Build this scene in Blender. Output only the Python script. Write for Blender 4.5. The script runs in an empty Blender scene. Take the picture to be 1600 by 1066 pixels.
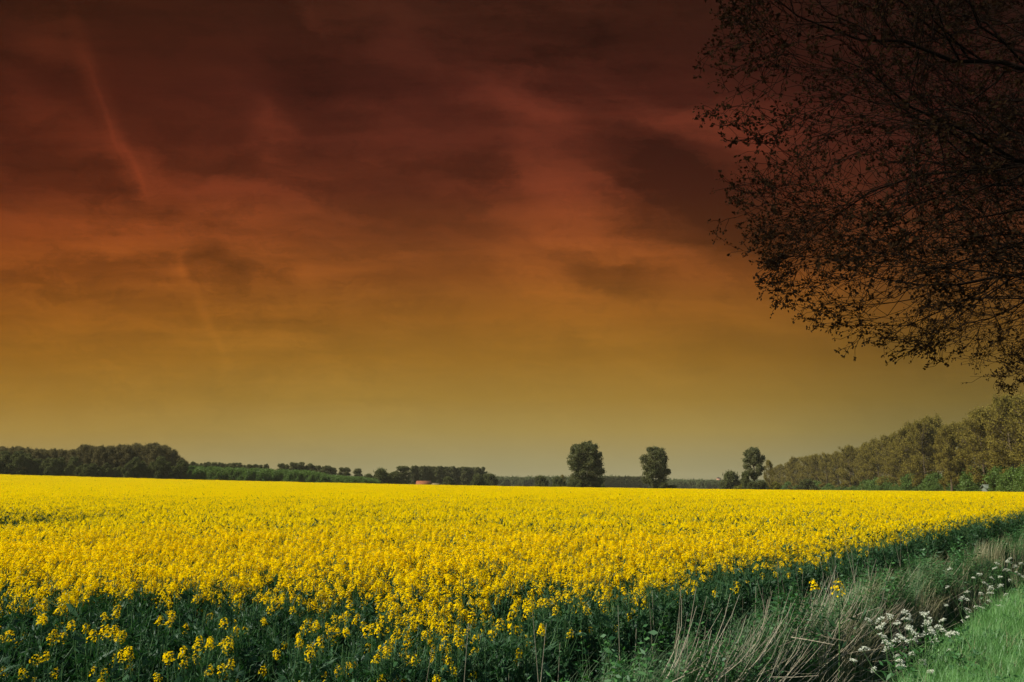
import bpy, math, random
import numpy as np
from mathutils import Vector, Matrix

R = math.radians
S = bpy.context.scene
COL = S.collection
random.seed(7)

# ------------------------------------------------------------------ camera
EYE = 2.1
PITCH = 10.39
cam_d = bpy.data.cameras.new('camera')
cam = bpy.data.objects.new('camera', cam_d)
COL.objects.link(cam)
cam.location = (0, 0, EYE)
cam.rotation_euler = (R(90 + PITCH), 0, 0)
cam_d.sensor_width = 36
cam_d.lens = 28.0
cam_d.clip_start = 0.05
cam_d.clip_end = 20000
S.camera = cam

# ------------------------------------------------------------------ colour
S.view_settings.view_transform = 'Standard'
S.view_settings.look = 'None'
EXPO = 0.5
S.view_settings.exposure = EXPO
S.view_settings.gamma = 1.0

# ------------------------------------------------------------------ sun
SUN_EL, SUN_AZ = 42.0, -98.0          # azimuth measured from +Y (view direction), negative = left
sun_d = bpy.data.lights.new('sun', 'SUN')
sun_d.energy = 4.8
sun_d.angle = R(0.6)
sun_d.color = (1.0, 0.96, 0.87)
sun = bpy.data.objects.new('sun', sun_d)
COL.objects.link(sun)
to_sun = Vector((math.sin(R(SUN_AZ)) * math.cos(R(SUN_EL)),
                 math.cos(R(SUN_AZ)) * math.cos(R(SUN_EL)), math.sin(R(SUN_EL))))
sun.rotation_euler = to_sun.to_track_quat('Z', 'Y').to_euler()


def lin(c):
    return tuple((v / 255 / 12.92) if v / 255 <= 0.04045 else ((v / 255 + 0.055) / 1.055) ** 2.4 for v in c)


def pdir(px, py):
    """slopes x/y and z/y of a direction given by its place in the 1600x1066 photograph"""
    v = 533 - py
    c, s = math.cos(R(PITCH)), math.sin(R(PITCH))
    y = 1244.4 * c - v * s
    z = 1244.4 * s + v * c
    return (px - 800) / y, z / y


# ------------------------------------------------------------------ world
class NT:
    def __init__(self, tree):
        self.t = tree
        self.n = tree.nodes
        self.l = tree.links

    def link(self, a, b):
        self.l.new(a, b)

    def inp(self, sock, v):
        if hasattr(v, 'links') or isinstance(v, bpy.types.NodeSocket):
            self.l.new(v, sock)
        else:
            sock.default_value = v

    def math(self, op, a, b=None, c=None, clamp=False):
        n = self.n.new('ShaderNodeMath')
        n.operation = op
        n.use_clamp = clamp
        self.inp(n.inputs[0], a)
        if b is not None:
            self.inp(n.inputs[1], b)
        if c is not None:
            self.inp(n.inputs[2], c)
        return n.outputs[0]

    def smooth(self, x, lo, hi, a=0.0, b=1.0):
        n = self.n.new('ShaderNodeMapRange')
        n.interpolation_type = 'SMOOTHSTEP'
        self.inp(n.inputs[0], x)
        n.inputs[1].default_value = lo
        n.inputs[2].default_value = hi
        n.inputs[3].default_value = a
        n.inputs[4].default_value = b
        return n.outputs[0]

    def comb(self, x, y, z=0.0):
        n = self.n.new('ShaderNodeCombineXYZ')
        for i, v in enumerate((x, y, z)):
            self.inp(n.inputs[i], v)
        return n.outputs[0]

    def noise(self, vec, scale, detail=5, rough=0.55, dist=0.0, out=0):
        n = self.n.new('ShaderNodeTexNoise')
        if vec is not None:
            self.l.new(vec, n.inputs['Vector'])
        n.inputs['Scale'].default_value = scale
        n.inputs['Detail'].default_value = detail
        n.inputs['Roughness'].default_value = rough
        n.inputs['Distortion'].default_value = dist
        return n.outputs[out]

    def vmath(self, op, a, b=None, scale=None):
        n = self.n.new('ShaderNodeVectorMath')
        n.operation = op
        self.inp(n.inputs[0], a)
        if b is not None:
            self.inp(n.inputs[1], b)
        if scale is not None:
            self.inp(n.inputs['Scale'], scale)
        return n.outputs[0]

    def mix(self, f, a, b, mode='MIX'):
        n = self.n.new('ShaderNodeMix')
        n.data_type = 'RGBA'
        n.blend_type = mode
        n.clamp_result = False
        self.inp(n.inputs[0], f)
        self.inp(n.inputs[6], a)
        self.inp(n.inputs[7], b)
        return n.outputs[2]

    def ramp(self, x, stops):
        n = self.n.new('ShaderNodeValToRGB')
        self.l.new(x, n.inputs[0])
        cr = n.color_ramp
        while len(cr.elements) < len(stops):
            cr.elements.new(0.5)
        for e, (p, c) in zip(cr.elements, stops):
            e.position = p
            e.color = (*c, 1)
        return n.outputs[0]


world = bpy.data.worlds.new('World')
S.world = world
world.use_nodes = True
W = NT(world.node_tree)
for n in list(W.n):
    W.n.remove(n)
tc = W.n.new('ShaderNodeTexCoord')
sep = W.n.new('ShaderNodeSeparateXYZ')
W.link(tc.outputs['Generated'], sep.inputs[0])
X, Y, Z = sep.outputs
Yc = W.math('MAXIMUM', Y, 0.08)
u = W.math('DIVIDE', X, Yc)
v = W.math('DIVIDE', Z, Yc)
uv = W.comb(u, v, 0.0)
# clouds: wind-torn noise, flattened along the horizon
warp = W.noise(W.vmath('MULTIPLY', uv, (1.6, 3.4, 1)), 2.6, 5, 0.6, 0.0, out=1)
warp = W.vmath('SUBTRACT', warp, (0.5, 0.5, 0.5))
warp2 = W.vmath('SUBTRACT', W.noise(W.vmath('MULTIPLY', uv, (5.0, 11.0, 1)), 2.4, 8, 0.68, 0.0, out=1), (0.5, 0.5, 0.5))
uvw = W.vmath('ADD', uv, W.vmath('SCALE', warp, scale=0.11))
uvw = W.vmath('ADD', uvw, W.vmath('SCALE', warp2, scale=0.060))
uvs = W.vmath('ADD', uv, W.vmath('SCALE', warp, scale=0.035))
BLOBS = [  # px, py, half width, half height, tilt, gain
    (110, 195, 190, 30, -30, 0.38), (210, 250, 80, 34, -35, 0.35), (350, 300, 150, 30, -12, 0.50), (290, 350, 190, 34, -4, 0.50),
    (425, 205, 34, 70, 20, 0.50), (370, 140, 90, 30, -35, 0.22), (280, 170, 60, 16, 0, 0.22),
    (520, 15, 60, 30, 0, 0.35), (500, 35, 40, 16, -30, 0.45), (620, 70, 50, 45, -30, 0.55), (600, 10, 80, 22, -20, 0.45),
    (740, 130, 120, 40, -25, 0.35), (820, 175, 90, 40, -10, 0.45), (850, 260, 60, 110, 15, 0.45), (890, 300, 110, 40, -38, 0.38),
    (860, 380, 120, 90, 0, 0.45), (870, 480, 170, 60, 0, 0.30),
    (700, 225, 140, 22, 0, 0.30), (950, 302, 60, 14, -25, 0.35), (1100, 190, 190, 40, 0, 0.50), (1180, 210, 80, 50, 0, 0.35),
    (60, 375, 240, 55, 0, 0.45), (1060, 400, 170, 30, -14, 0.40), (1200, 480, 180, 34, -6, 0.25),
    (560, 400, 240, 30, 0, 0.20), (100, 90, 100, 30, -20, 0.30), (60, 60, 90, 50, 0, 0.2),
    (30, 255, 130, 40, -10, -0.30), (465, 100, 60, 80, 30, -0.40), (540, 130, 80, 40, 0, -0.30),
    (1010, 255, 130, 55, -32, -0.60), (1120, 305, 170, 75, -15, -0.75), (940, 430, 85, 32, -12, -0.55), (1190, 370, 140, 60, 0, -0.50),
    (980, 60, 280, 60, 0, -0.18), (300, 405, 200, 16, 0, -0.32), (180, 395, 80, 12, 0, -0.25), (420, 250, 160, 20, 0, -0.2),
    (900, 545, 130, 16, 0, -0.18), (700, 262, 110, 13, -5, -0.35), (560, 385, 180, 12, 0, -0.25), (620, 310, 90, 20, 0, -0.2),
    (1200, 90, 200, 60, 0, -0.2), (1330, 540, 260, 40, 0, -0.25), (60, 560, 200, 20, 0, -0.1),
]
acc = None


def blob(px, py, rx, ry, rot, gain, src):
    cu, cv = pdir(px, py)
    m = W.n.new('ShaderNodeMapping')
    m.vector_type = 'TEXTURE'
    m.inputs['Location'].default_value = (cu, cv, 0)
    m.inputs['Rotation'].default_value = (0, 0, R(rot))
    m.inputs['Scale'].default_value = (rx / 1244 * 1.5, ry / 1244 * 1.5, 1)
    W.link(src, m.inputs[0])
    g = W.n.new('ShaderNodeTexGradient')
    g.gradient_type = 'SPHERICAL'
    W.link(m.outputs[0], g.inputs[0])
    return W.math('MULTIPLY', W.smooth(g.outputs[1], 0.0, 0.9), gain)


for b in BLOBS:
    o = blob(*b, uvw)
    acc = o if acc is None else W.math('ADD', acc, o)
for b in [(128, 80, 110, 16, -72, 0.28), (165, 175, 110, 20, -66, 0.34), (205, 250, 75, 12, -58, 0.34), (162, 170, 90, 5, -66, 0.35), (212, 262, 50, 5, -60, 0.28),
          (277, 412, 14, 28, 0, 0.36), (285, 430, 9, 30, 10, 0.2), (315, 485, 80, 9, -62, 0.20), (340, 535, 50, 7, -65, 0.12)]:
    acc = W.math('ADD', acc, blob(*b, uvs))
rotm = W.n.new('ShaderNodeMapping')
rotm.inputs['Rotation'].default_value = (0, 0, R(20))
W.link(uvw, rotm.inputs[0])
n1 = W.noise(W.vmath('MULTIPLY', rotm.outputs[0], (1.8, 6.5, 1)), 2.2, 10, 0.62)
n2 = W.noise(W.vmath('MULTIPLY', uvs, (2.6, 22.0, 1)), 2.0, 8, 0.62)
n3 = W.noise(W.vmath('MULTIPLY', uvw, (4.0, 8.0, 1)), 2.6, 10, 0.70)
n4 = W.noise(uvs, 2.4, 3, 0.5)
amp = W.smooth(n4, 0.35, 0.65, 0.5, 1.35)
wisp = W.math('POWER', W.math('SUBTRACT', 1.0, W.math('ABSOLUTE', W.math('MULTIPLY', W.math('SUBTRACT', n3, 0.5), 4.0)), clamp=True), 2.0)
nn = W.math('ADD', W.math('MULTIPLY', W.math('SUBTRACT', n1, 0.5), 1.5),
            W.math('MULTIPLY', W.math('SUBTRACT', n2, 0.5), 1.1))
nn = W.math('ADD', nn, W.math('MULTIPLY', W.math('SUBTRACT', n3, 0.5), 1.1))
nn = W.math('ADD', nn, W.math('MULTIPLY', W.math('SUBTRACT', wisp, 0.35), 0.16))
nn = W.math('MULTIPLY', nn, amp)
fade = W.smooth(v, 0.05, 0.36, 0.14, 1.0)
acc = W.math('MULTIPLY', W.math('ADD', acc, nn), fade)
fac = W.math('MAXIMUM', W.math('ADD', 1.0, W.math('MAXIMUM', acc, W.math('MULTIPLY', acc, 0.66))), 0.52)
GRAD = [(0.0, (150, 144, 108)), (0.03, (154, 143, 98)), (0.07, (160, 136, 72)), (0.11, (154, 120, 50)),
        (0.16, (148, 104, 35)), (0.215, (138, 87, 28)), (0.27, (125, 70, 26)), (0.325, (108, 55, 25)),
        (0.385, (92, 42, 24)), (0.45, (78, 34, 22)), (0.53, (68, 29, 20)), (0.64, (56, 26, 17)), (0.8, (40, 20, 13))]
base = W.ramp(v, [(p, tuple(q / 2 ** EXPO for q in lin(c))) for p, c in GRAD])
tint_l = W.smooth(u, -0.65, -0.1, 1.0, 0.0)
tint_r = W.smooth(u, 0.15, 0.62, 0.0, 1.0)
base = W.mix(tint_l, base, W.mix(1.0, base, (1.0, 0.90, 0.70, 1), 'MULTIPLY'))
base = W.mix(tint_r, base, W.mix(1.0, base, (0.52, 0.60, 0.72, 1), 'MULTIPLY'))
# bright cloud is slightly redder high up
clouds = W.vmath('MULTIPLY', base, W.comb(fac, W.math('POWER', fac, 0.92), W.math('POWER', fac, 0.8)))
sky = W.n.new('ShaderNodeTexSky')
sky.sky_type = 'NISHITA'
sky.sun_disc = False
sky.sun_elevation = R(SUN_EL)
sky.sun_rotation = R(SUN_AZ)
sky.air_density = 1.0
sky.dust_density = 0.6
nish = W.vmath('SCALE', sky.outputs[0], scale=0.085)  # unseen bright sky behind and overhead, added as fill light
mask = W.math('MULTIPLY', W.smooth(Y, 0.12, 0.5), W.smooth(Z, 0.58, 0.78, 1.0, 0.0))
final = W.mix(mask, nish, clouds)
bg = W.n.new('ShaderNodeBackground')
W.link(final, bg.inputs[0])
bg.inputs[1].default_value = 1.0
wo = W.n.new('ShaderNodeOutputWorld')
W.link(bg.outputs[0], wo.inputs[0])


# ------------------------------------------------------------------ materials
def leaf_mat(name, c1, c2, trans=0.35, tcol=None, gloss=0.04, rough=0.5, pos_scale=None):
    m = bpy.data.materials.new(name)
    m.use_nodes = True
    N = NT(m.node_tree)
    for n in list(N.n):
        N.n.remove(n)
    geo = N.n.new('ShaderNodeNewGeometry')
    oi = N.n.new('ShaderNodeObjectInfo')
    f = N.math('FRACT', N.math('ADD', geo.outputs['Random Per Island'], N.math('MULTIPLY', oi.outputs['Random'], 0.37)))
    if pos_scale:
        nz = N.noise(geo.outputs['Position'], pos_scale, 3)
        f = N.math('ADD', N.math('MULTIPLY', f, 0.6), N.math('MULTIPLY', N.math('SUBTRACT', nz, 0.3), 1.0), clamp=True)
    col = N.mix(f, (*c1, 1), (*c2, 1))
    d = N.n.new('ShaderNodeBsdfDiffuse')
    N.link(col, d.inputs[0])
    t = N.n.new('ShaderNodeBsdfTranslucent')
    if tcol:
        N.link(N.mix(1.0, col, (*tcol, 1), 'MULTIPLY'), t.inputs[0])
    else:
        N.link(col, t.inputs[0])
    ms = N.n.new('ShaderNodeMixShader')
    ms.inputs[0].default_value = trans
    N.link(d.outputs[0], ms.inputs[1])
    N.link(t.outputs[0], ms.inputs[2])
    g = N.n.new('ShaderNodeBsdfGlossy')
    g.inputs['Roughness'].default_value = rough
    g.inputs[0].default_value = (1, 1, 1, 1)
    m2 = N.n.new('ShaderNodeMixShader')
    m2.inputs[0].default_value = gloss
    N.link(ms.outputs[0], m2.inputs[1])
    N.link(g.outputs[0], m2.inputs[2])
    o = N.n.new('ShaderNodeOutputMaterial')
    N.link(m2.outputs[0], o.inputs[0])
    return m


def solid_mat(name, c1, c2, scale=6.0, rough=0.9, bump=0.0, detail=5, spec=0.2):
    m = bpy.data.materials.new(name)
    m.use_nodes = True
    N = NT(m.node_tree)
    p = N.n['Principled BSDF']
    geo = N.n.new('ShaderNodeNewGeometry')
    nz = N.noise(geo.outputs['Position'], scale, detail, 0.6)
    f = N.smooth(nz, 0.3, 0.7)
    N.link(N.mix(f, (*c1, 1), (*c2, 1)), p.inputs['Base Color'])
    p.inputs['Roughness'].default_value = rough
    p.inputs['Specular IOR Level'].default_value = spec
    if bump:
        bn = N.n.new('ShaderNodeBump')
        bn.inputs['Strength'].default_value = bump
        N.link(nz, bn.inputs['Height'])
        N.link(bn.outputs[0], p.inputs['Normal'])
    return m


M = {}
M['petal'] = leaf_mat('petal', (0.97, 0.66, 0.001), (0.95, 0.76, 0.003), 0.50, None, 0.0)
M['rape_leaf'] = leaf_mat('rape_leaf', (0.014, 0.046, 0.018), (0.04, 0.10, 0.034), 0.25, (0.9, 1.2, 0.5), 0.012)
M['rape_stem'] = leaf_mat('rape_stem', (0.05, 0.12, 0.035), (0.10, 0.19, 0.05), 0.2, None, 0.03)
M['bud'] = leaf_mat('bud', (0.16, 0.24, 0.02), (0.35, 0.33, 0.01), 0.3)
M['grass'] = leaf_mat('verge_grass', (0.055, 0.165, 0.032), (0.15, 0.32, 0.075), 0.4, (1.0, 1.1, 0.6), 0.03, pos_scale=2.2)
M['weed'] = leaf_mat('weed_leaf', (0.020, 0.080, 0.026), (0.075, 0.19, 0.045), 0.3, (1.0, 1.2, 0.5), 0.015, pos_scale=1.3)
M['dry'] = leaf_mat('dry_stalk', (0.20, 0.165, 0.10), (0.48, 0.41, 0.27), 0.1, None, 0.02)
M['drygrass'] = leaf_mat('dry_grass_blade', (0.16, 0.17, 0.07), (0.36, 0.32, 0.17), 0.3, None, 0.02)
M['umbel'] = leaf_mat('umbel_white', (0.60, 0.63, 0.47), (0.78, 0.78, 0.64), 0.3, None, 0.0)
M['near_leaf'] = leaf_mat('young_leaf', (0.010, 0.0065, 0.003), (0.020, 0.011, 0.005), 0.15, (1.4, 0.9, 0.5), 0.0)  # graduated filter's dimming is put into the leaf colour
M['near_bark'] = solid_mat('filter_dark_bark', (0.005, 0.0035, 0.0025), (0.011, 0.007, 0.005), 12, 1.0, 0.4, spec=0.0)  # bark base darkened to stand in for the filter's dimming
M['lone_leaf'] = leaf_mat('lone_tree_leaf', (0.075, 0.086, 0.026), (0.15, 0.145, 0.042), 0.4, None, 0.015, pos_scale=0.35)
M['bark'] = solid_mat('tree_bark', (0.045, 0.035, 0.022), (0.12, 0.09, 0.055), 3, 0.95, 0.3)
M['bud_leaf'] = leaf_mat('budding_leaf', (0.14, 0.108, 0.022), (0.27, 0.215, 0.040), 0.42, None, 0.0, pos_scale=0.12)
M['bud_bark'] = solid_mat('budding_bark', (0.05, 0.035, 0.018), (0.11, 0.08, 0.04), 1.2, 0.95)
M['dark_leaf'] = leaf_mat('dark_wood_leaf', (0.10, 0.085, 0.032), (0.18, 0.145, 0.052), 0.42, None, 0.0, pos_scale=0.10)
M['green_leaf'] = leaf_mat('wood_green_leaf', (0.070, 0.080, 0.026), (0.130, 0.135, 0.042), 0.4, None, 0.0, pos_scale=0.12)
M['shrub_leaf'] = leaf_mat('shrub_leaf', (0.070, 0.125, 0.022), (0.135, 0.205, 0.036), 0.42, None, 0.01, pos_scale=0.12)
M['far_leaf'] = leaf_mat('far_wood_leaf', (0.085, 0.105, 0.04), (0.13, 0.145, 0.055), 0.2, None, 0.0, pos_scale=0.03)
M['yellow_shrub'] = leaf_mat('yellow_shrub_leaf', (0.12, 0.12, 0.018), (0.20, 0.18, 0.03), 0.3, None, 0.0, pos_scale=0.2)


# ------------------------------------------------------------------ mesh builder
class MB:
    def __init__(self):
        self.v, self.q, self.t = [], [], []
        self.qm, self.tm = [], []
        self.n = 0

    def add_quads(self, P, mat=0):               # P: (n,4,3)
        P = np.asarray(P, dtype=np.float32)
        k = len(P)
        if not k:
            return
        self.v.append(P.reshape(-1, 3))
        self.q.append(np.arange(self.n, self.n + 4 * k).reshape(k, 4))
        self.qm.append(np.full(k, mat))
        self.n += 4 * k

    def add_mesh(self, V, Q, mat=0):
        V = np.asarray(V, dtype=np.float32).reshape(-1, 3)
        Q = np.asarray(Q)
        self.v.append(V)
        self.q.append(Q + self.n)
        self.qm.append(np.full(len(Q), mat))
        self.n += len(V)

    def tube(self, P, rad, sides=4, mat=0):
        P = np.asarray(P, dtype=np.float64)
        k = len(P)
        T = np.gradient(P, axis=0)
        T /= np.linalg.norm(T, axis=1)[:, None] + 1e-9
        ref = np.array([0.0, 0.0, 1.0]) if abs(T[0][2]) < 0.9 else np.array([1.0, 0.0, 0.0])
        A = np.cross(T, ref)
        A /= np.linalg.norm(A, axis=1)[:, None] + 1e-9
        B = np.cross(T, A)
        th = np.linspace(0, 2 * math.pi, sides, endpoint=False)
        rad = np.asarray(rad).reshape(k, 1, 1)
        V = P[:, None, :] + rad * (np.cos(th)[None, :, None] * A[:, None, :] + np.sin(th)[None, :, None] * B[:, None, :])
        i = np.arange(k - 1)[:, None] * sides
        j = np.arange(sides)[None, :]
        j2 = (j + 1) % sides
        Q = np.stack([i + j, i + j2, i + sides + j2, i + sides + j], -1).reshape(-1, 4)
        self.add_mesh(V, Q, mat)

    def blades(self, P, W, mat=0):
        """P: (n,k,3) centre lines, W: (n,k,3) half-width vectors; makes n ribbons"""
        n, k, _ = P.shape
        V = np.stack([P - W, P + W], 2).reshape(-1, 3)
        b = (np.arange(n) * k * 2)[:, None]
        i = (np.arange(k - 1) * 2)[None, :]
        a = b + i
        Q = np.stack([a, a + 1, a + 3, a + 2], -1).reshape(-1, 4)
        self.add_mesh(V, Q, mat)

    def box(self, x0, y0, z0, x1, y1, z1, mat=0):
        V = [(x, y, z) for z in (z0, z1) for x, y in ((x0, y0), (x1, y0), (x1, y1), (x0, y1))]
        Q = [(3, 2, 1, 0), (4, 5, 6, 7), (0, 1, 5, 4), (1, 2, 6, 5), (2, 3, 7, 6), (3, 0, 4, 7)]
        self.add_mesh(V, Q, mat)

    def mesh(self, name, mats, smooth=False):
        me = bpy.data.meshes.new(name)
        V = np.concatenate(self.v).astype(np.float32)
        Q = np.concatenate(self.q).astype(np.int32)
        qm = np.concatenate(self.qm).astype(np.int32)
        me.vertices.add(len(V))
        me.vertices.foreach_set('co', V.ravel())
        me.loops.add(Q.size)
        me.loops.foreach_set('vertex_index', Q.ravel())
        me.polygons.add(len(Q))
        me.polygons.foreach_set('loop_start', np.arange(0, Q.size, 4, dtype=np.int32))
        me.polygons.foreach_set('loop_total', np.full(len(Q), 4, dtype=np.int32))
        for m in mats:
            me.materials.append(m)
        me.polygons.foreach_set('material_index', qm)
        if smooth:
            me.polygons.foreach_set('use_smooth', np.ones(len(Q), dtype=bool))
        me.update(calc_edges=True)
        me.validate()
        return me

    def obj(self, name, mats, parent=None, smooth=False):
        if not isinstance(mats, (list, tuple)):
            mats = [mats]
        o = bpy.data.objects.new(name, self.mesh(name, mats, smooth))
        COL.objects.link(o)
        if parent:
            o.parent = parent
        return o


def tag(o, label=None, cat=None, group=None, kind=None):
    if label:
        o['label'] = label
    if cat:
        o['category'] = cat
    if group:
        o['group'] = group
    if kind:
        o['kind'] = kind
    return o


def empty(name, loc, label, cat, group=None, rz=0.0, sc=1.0):
    o = bpy.data.objects.new(name, None)
    o.empty_display_size = 0.3
    COL.objects.link(o)
    o.location = loc
    o.rotation_euler = (0, 0, rz)
    o.scale = (sc, sc, sc) if not isinstance(sc, tuple) else sc
    return tag(o, label, cat, group)


def dup(root, loc, rz=0.0, sc=1.0, label=None, group=None):
    r = root.copy()
    COL.objects.link(r)
    r.location = loc
    r.rotation_euler = (0, 0, rz)
    r.scale = (sc, sc, sc) if not isinstance(sc, tuple) else sc
    if label:
        r['label'] = label
    if group:
        r['group'] = group
    for ch in list(root.children):
        c = ch.copy()
        COL.objects.link(c)
        c.parent = r
        for g in ch.children:
            d = g.copy()
            COL.objects.link(d)
            d.parent = c
    return r


def unit(v):
    v = np.asarray(v, dtype=float)
    return v / (np.linalg.norm(v, axis=-1, keepdims=True) + 1e-9)


def rvec(rng, n):
    return unit(rng.normal(size=(n, 3)))


def leaves_at(mb, rng, C, D, length, width, mat=0, spread=0.8):
    """diamond leaves at points C pointing about D"""
    n = len(C)
    if not n:
        return
    d = unit(D + rng.normal(size=(n, 3)) * spread)
    w = unit(np.cross(d, rvec(rng, n)))
    L = (length * rng.uniform(0.6, 1.3, n))[:, None]
    Wd = (width * rng.uniform(0.6, 1.2, n))[:, None]
    mid = C + d * L * 0.45
    P = np.stack([C, mid + w * Wd, C + d * L, mid - w * Wd], 1)
    mb.add_quads(P, mat)


# ------------------------------------------------------------------ terrain
SN = (0.783, -0.622)      # across the ditch, pointing to the verge


def sdist(x, y):
    return x * SN[0] + y * SN[1]


def field_base(x, y):
    xc = np.clip(x, -260, 260)
    e = 1.1 - 0.0167 * xc + 0.0000462 * xc * xc
    t = np.clip(y, 0, 206) / 200
    z = 0.2 * (1 - np.clip(t, 0, 1)) + e * t
    k = np.clip((y - 210) / 90, 0, 1)
    return z - 1.4 * k * k * (3 - 2 * k)


def ground(x, y):
    x = np.asarray(x, dtype=float)
    y = np.asarray(y, dtype=float)
    s = sdist(x, y)
    prof = np.interp(s, [-4.2, -3.6, -3.1, -2.85, -2.5, -2.3, -1.9, -1.60, -1.3, -0.5, 2.5, 9, 14],
                     [0.0, 0.08, 0.30, 0.10, -0.45, -0.60, -0.55, 0.34, 0.46, 0.50, 0.50, 0.45, 0.0])
    fb = field_base(x, y)
    z = fb + np.where(s < 14, prof, 0.0)
    z = z + 0.03 * np.sin(x * 1.9 + y * 0.7) * np.sin(y * 1.3 - x * 0.4) * np.clip((12 - abs(s)) / 8, 0, 1)
    return z


def build_ground():
    a = np.concatenate([-np.geomspace(6000, 14, 44), np.arange(-13.5, 24, 0.35), np.geomspace(24.5, 6000, 44)])
    b = np.concatenate([-np.geomspace(3000, 6, 26), np.arange(-5.5, 30, 0.35), np.geomspace(31, 260, 60), np.geomspace(270, 9000, 34)])
    XX, YY = np.meshgrid(a, b)
    ZZ = ground(XX, YY)
    V = np.stack([XX, YY, ZZ], -1).reshape(-1, 3)
    nx, ny = len(a), len(b)
    i = np.arange(ny - 1)[:, None] * nx
    j = np.arange(nx - 1)[None, :]
    Q = np.stack([i + j, i + j + 1, i + nx + j + 1, i + nx + j], -1).reshape(-1, 4)
    mb = MB()
    mb.add_mesh(V, Q)
    m = solid_mat('soil_and_turf', (0.018, 0.030, 0.012), (0.040, 0.075, 0.022), 0.8, 0.95, 0.3)
    o = mb.obj('ground', m, smooth=True)
    tag(o, 'dark green ground under the crop, ditch and verge', kind='structure')


build_ground()


# ------------------------------------------------------------------ scatter (one object, geometry nodes)
def proto_collection(name, meshes):
    c = bpy.data.collections.new(name)
    for i, me in enumerate(meshes):
        c.objects.link(bpy.data.objects.new('%s_%03d' % (name, i), me))
    return c


def scatter(name, P, rot, scl, idx, coll, label, cat=None):
    me = bpy.data.meshes.new(name)
    P = np.asarray(P, dtype=np.float32)
    n = len(P)
    me.vertices.add(n)
    me.vertices.foreach_set('co', P.ravel())
    a = me.attributes.new('rot', 'FLOAT_VECTOR', 'POINT')
    a.data.foreach_set('vector', np.asarray(rot, dtype=np.float32).ravel())
    scl = np.asarray(scl, dtype=np.float32)
    if scl.ndim == 1:
        scl = np.repeat(scl[:, None], 3, 1)
    a = me.attributes.new('scl', 'FLOAT_VECTOR', 'POINT')
    a.data.foreach_set('vector', scl.ravel())
    a = me.attributes.new('idx', 'INT', 'POINT')
    a.data.foreach_set('value', np.asarray(idx, dtype=np.int32))
    o = bpy.data.objects.new(name, me)
    COL.objects.link(o)
    ng = bpy.data.node_groups.new(name + '_nodes', 'GeometryNodeTree')
    ng.interface.new_socket('Geometry', in_out='INPUT', socket_type='NodeSocketGeometry')
    ng.interface.new_socket('Geometry', in_out='OUTPUT', socket_type='NodeSocketGeometry')
    gi = ng.nodes.new('NodeGroupInput')
    go = ng.nodes.new('NodeGroupOutput')
    ip = ng.nodes.new('GeometryNodeInstanceOnPoints')
    ci = ng.nodes.new('GeometryNodeCollectionInfo')
    ci.inputs['Collection'].default_value = coll
    ci.inputs['Separate Children'].default_value = True
    ci.inputs['Reset Children'].default_value = True
    ip.inputs['Pick Instance'].default_value = True

    def attr(nm, typ):
        q = ng.nodes.new('GeometryNodeInputNamedAttribute')
        q.data_type = typ
        q.inputs['Name'].default_value = nm
        return q.outputs['Attribute']
    L = ng.links.new
    L(gi.outputs[0], ip.inputs['Points'])
    L(ci.outputs[0], ip.inputs['Instance'])
    L(attr('idx', 'INT'), ip.inputs['Instance Index'])
    L(attr('rot', 'FLOAT_VECTOR'), ip.inputs['Rotation'])
    L(attr('scl', 'FLOAT_VECTOR'), ip.inputs['Scale'])
    L(ip.outputs[0], go.inputs[0])
    md = o.modifiers.new('scatter', 'NODES')
    md.node_group = ng
    tag(o, label, cat, kind='stuff')
    return o


# ------------------------------------------------------------------ rapeseed
def raceme(rng, mp, ms, base, d, size, n_fl, fl, pm=0, bm=2, full=True):
    """flower head: dome of four-petalled flowers, buds at the tip, thin pods beneath"""
    d = unit(d)
    t = rng.uniform(0, 1, n_fl)
    h = t ** 0.8 * size * 1.15
    rad = size * 0.50 * np.sqrt(np.clip(1 - (t * 0.92) ** 2.2, 0.05, 1)) * rng.uniform(0.55, 1.05, n_fl)
    a = rng.uniform(0, 2 * math.pi, n_fl)
    ref = np.array([0.3, 0.9, 0.1])
    A = unit(np.cross(d, ref))
    B = np.cross(d, A)
    out = np.cos(a)[:, None] * A + np.sin(a)[:, None] * B
    C = base + d * h[:, None] + out * rad[:, None]
    nrm = unit(out * 0.8 + d * (0.3 + t[:, None]) + rng.normal(size=(n_fl, 3)) * 0.35)
    e1 = unit(np.cross(nrm, rvec(rng, n_fl)))
    e2 = np.cross(nrm, e1)
    f = (fl * rng.uniform(0.8, 1.15, n_fl))[:, None]
    w = 0.36
    cup = nrm * f * 0.28
    mp.add_quads(np.stack([C - e1 * f + cup, C + e2 * f * w, C + e1 * f + cup, C - e2 * f * w], 1), pm)
    if full:
        mp.add_quads(np.stack([C - e2 * f + cup, C + e1 * f * w, C + e2 * f + cup, C - e1 * f * w], 1), pm)
        nb = 6
        tip = base + d * size * 1.2
        leaves_at(mp, rng, tip + rng.normal(size=(nb, 3)) * size * 0.07, np.tile(d, (nb, 1)), fl * 0.9, fl * 0.3, bm, 0.5)


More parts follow.
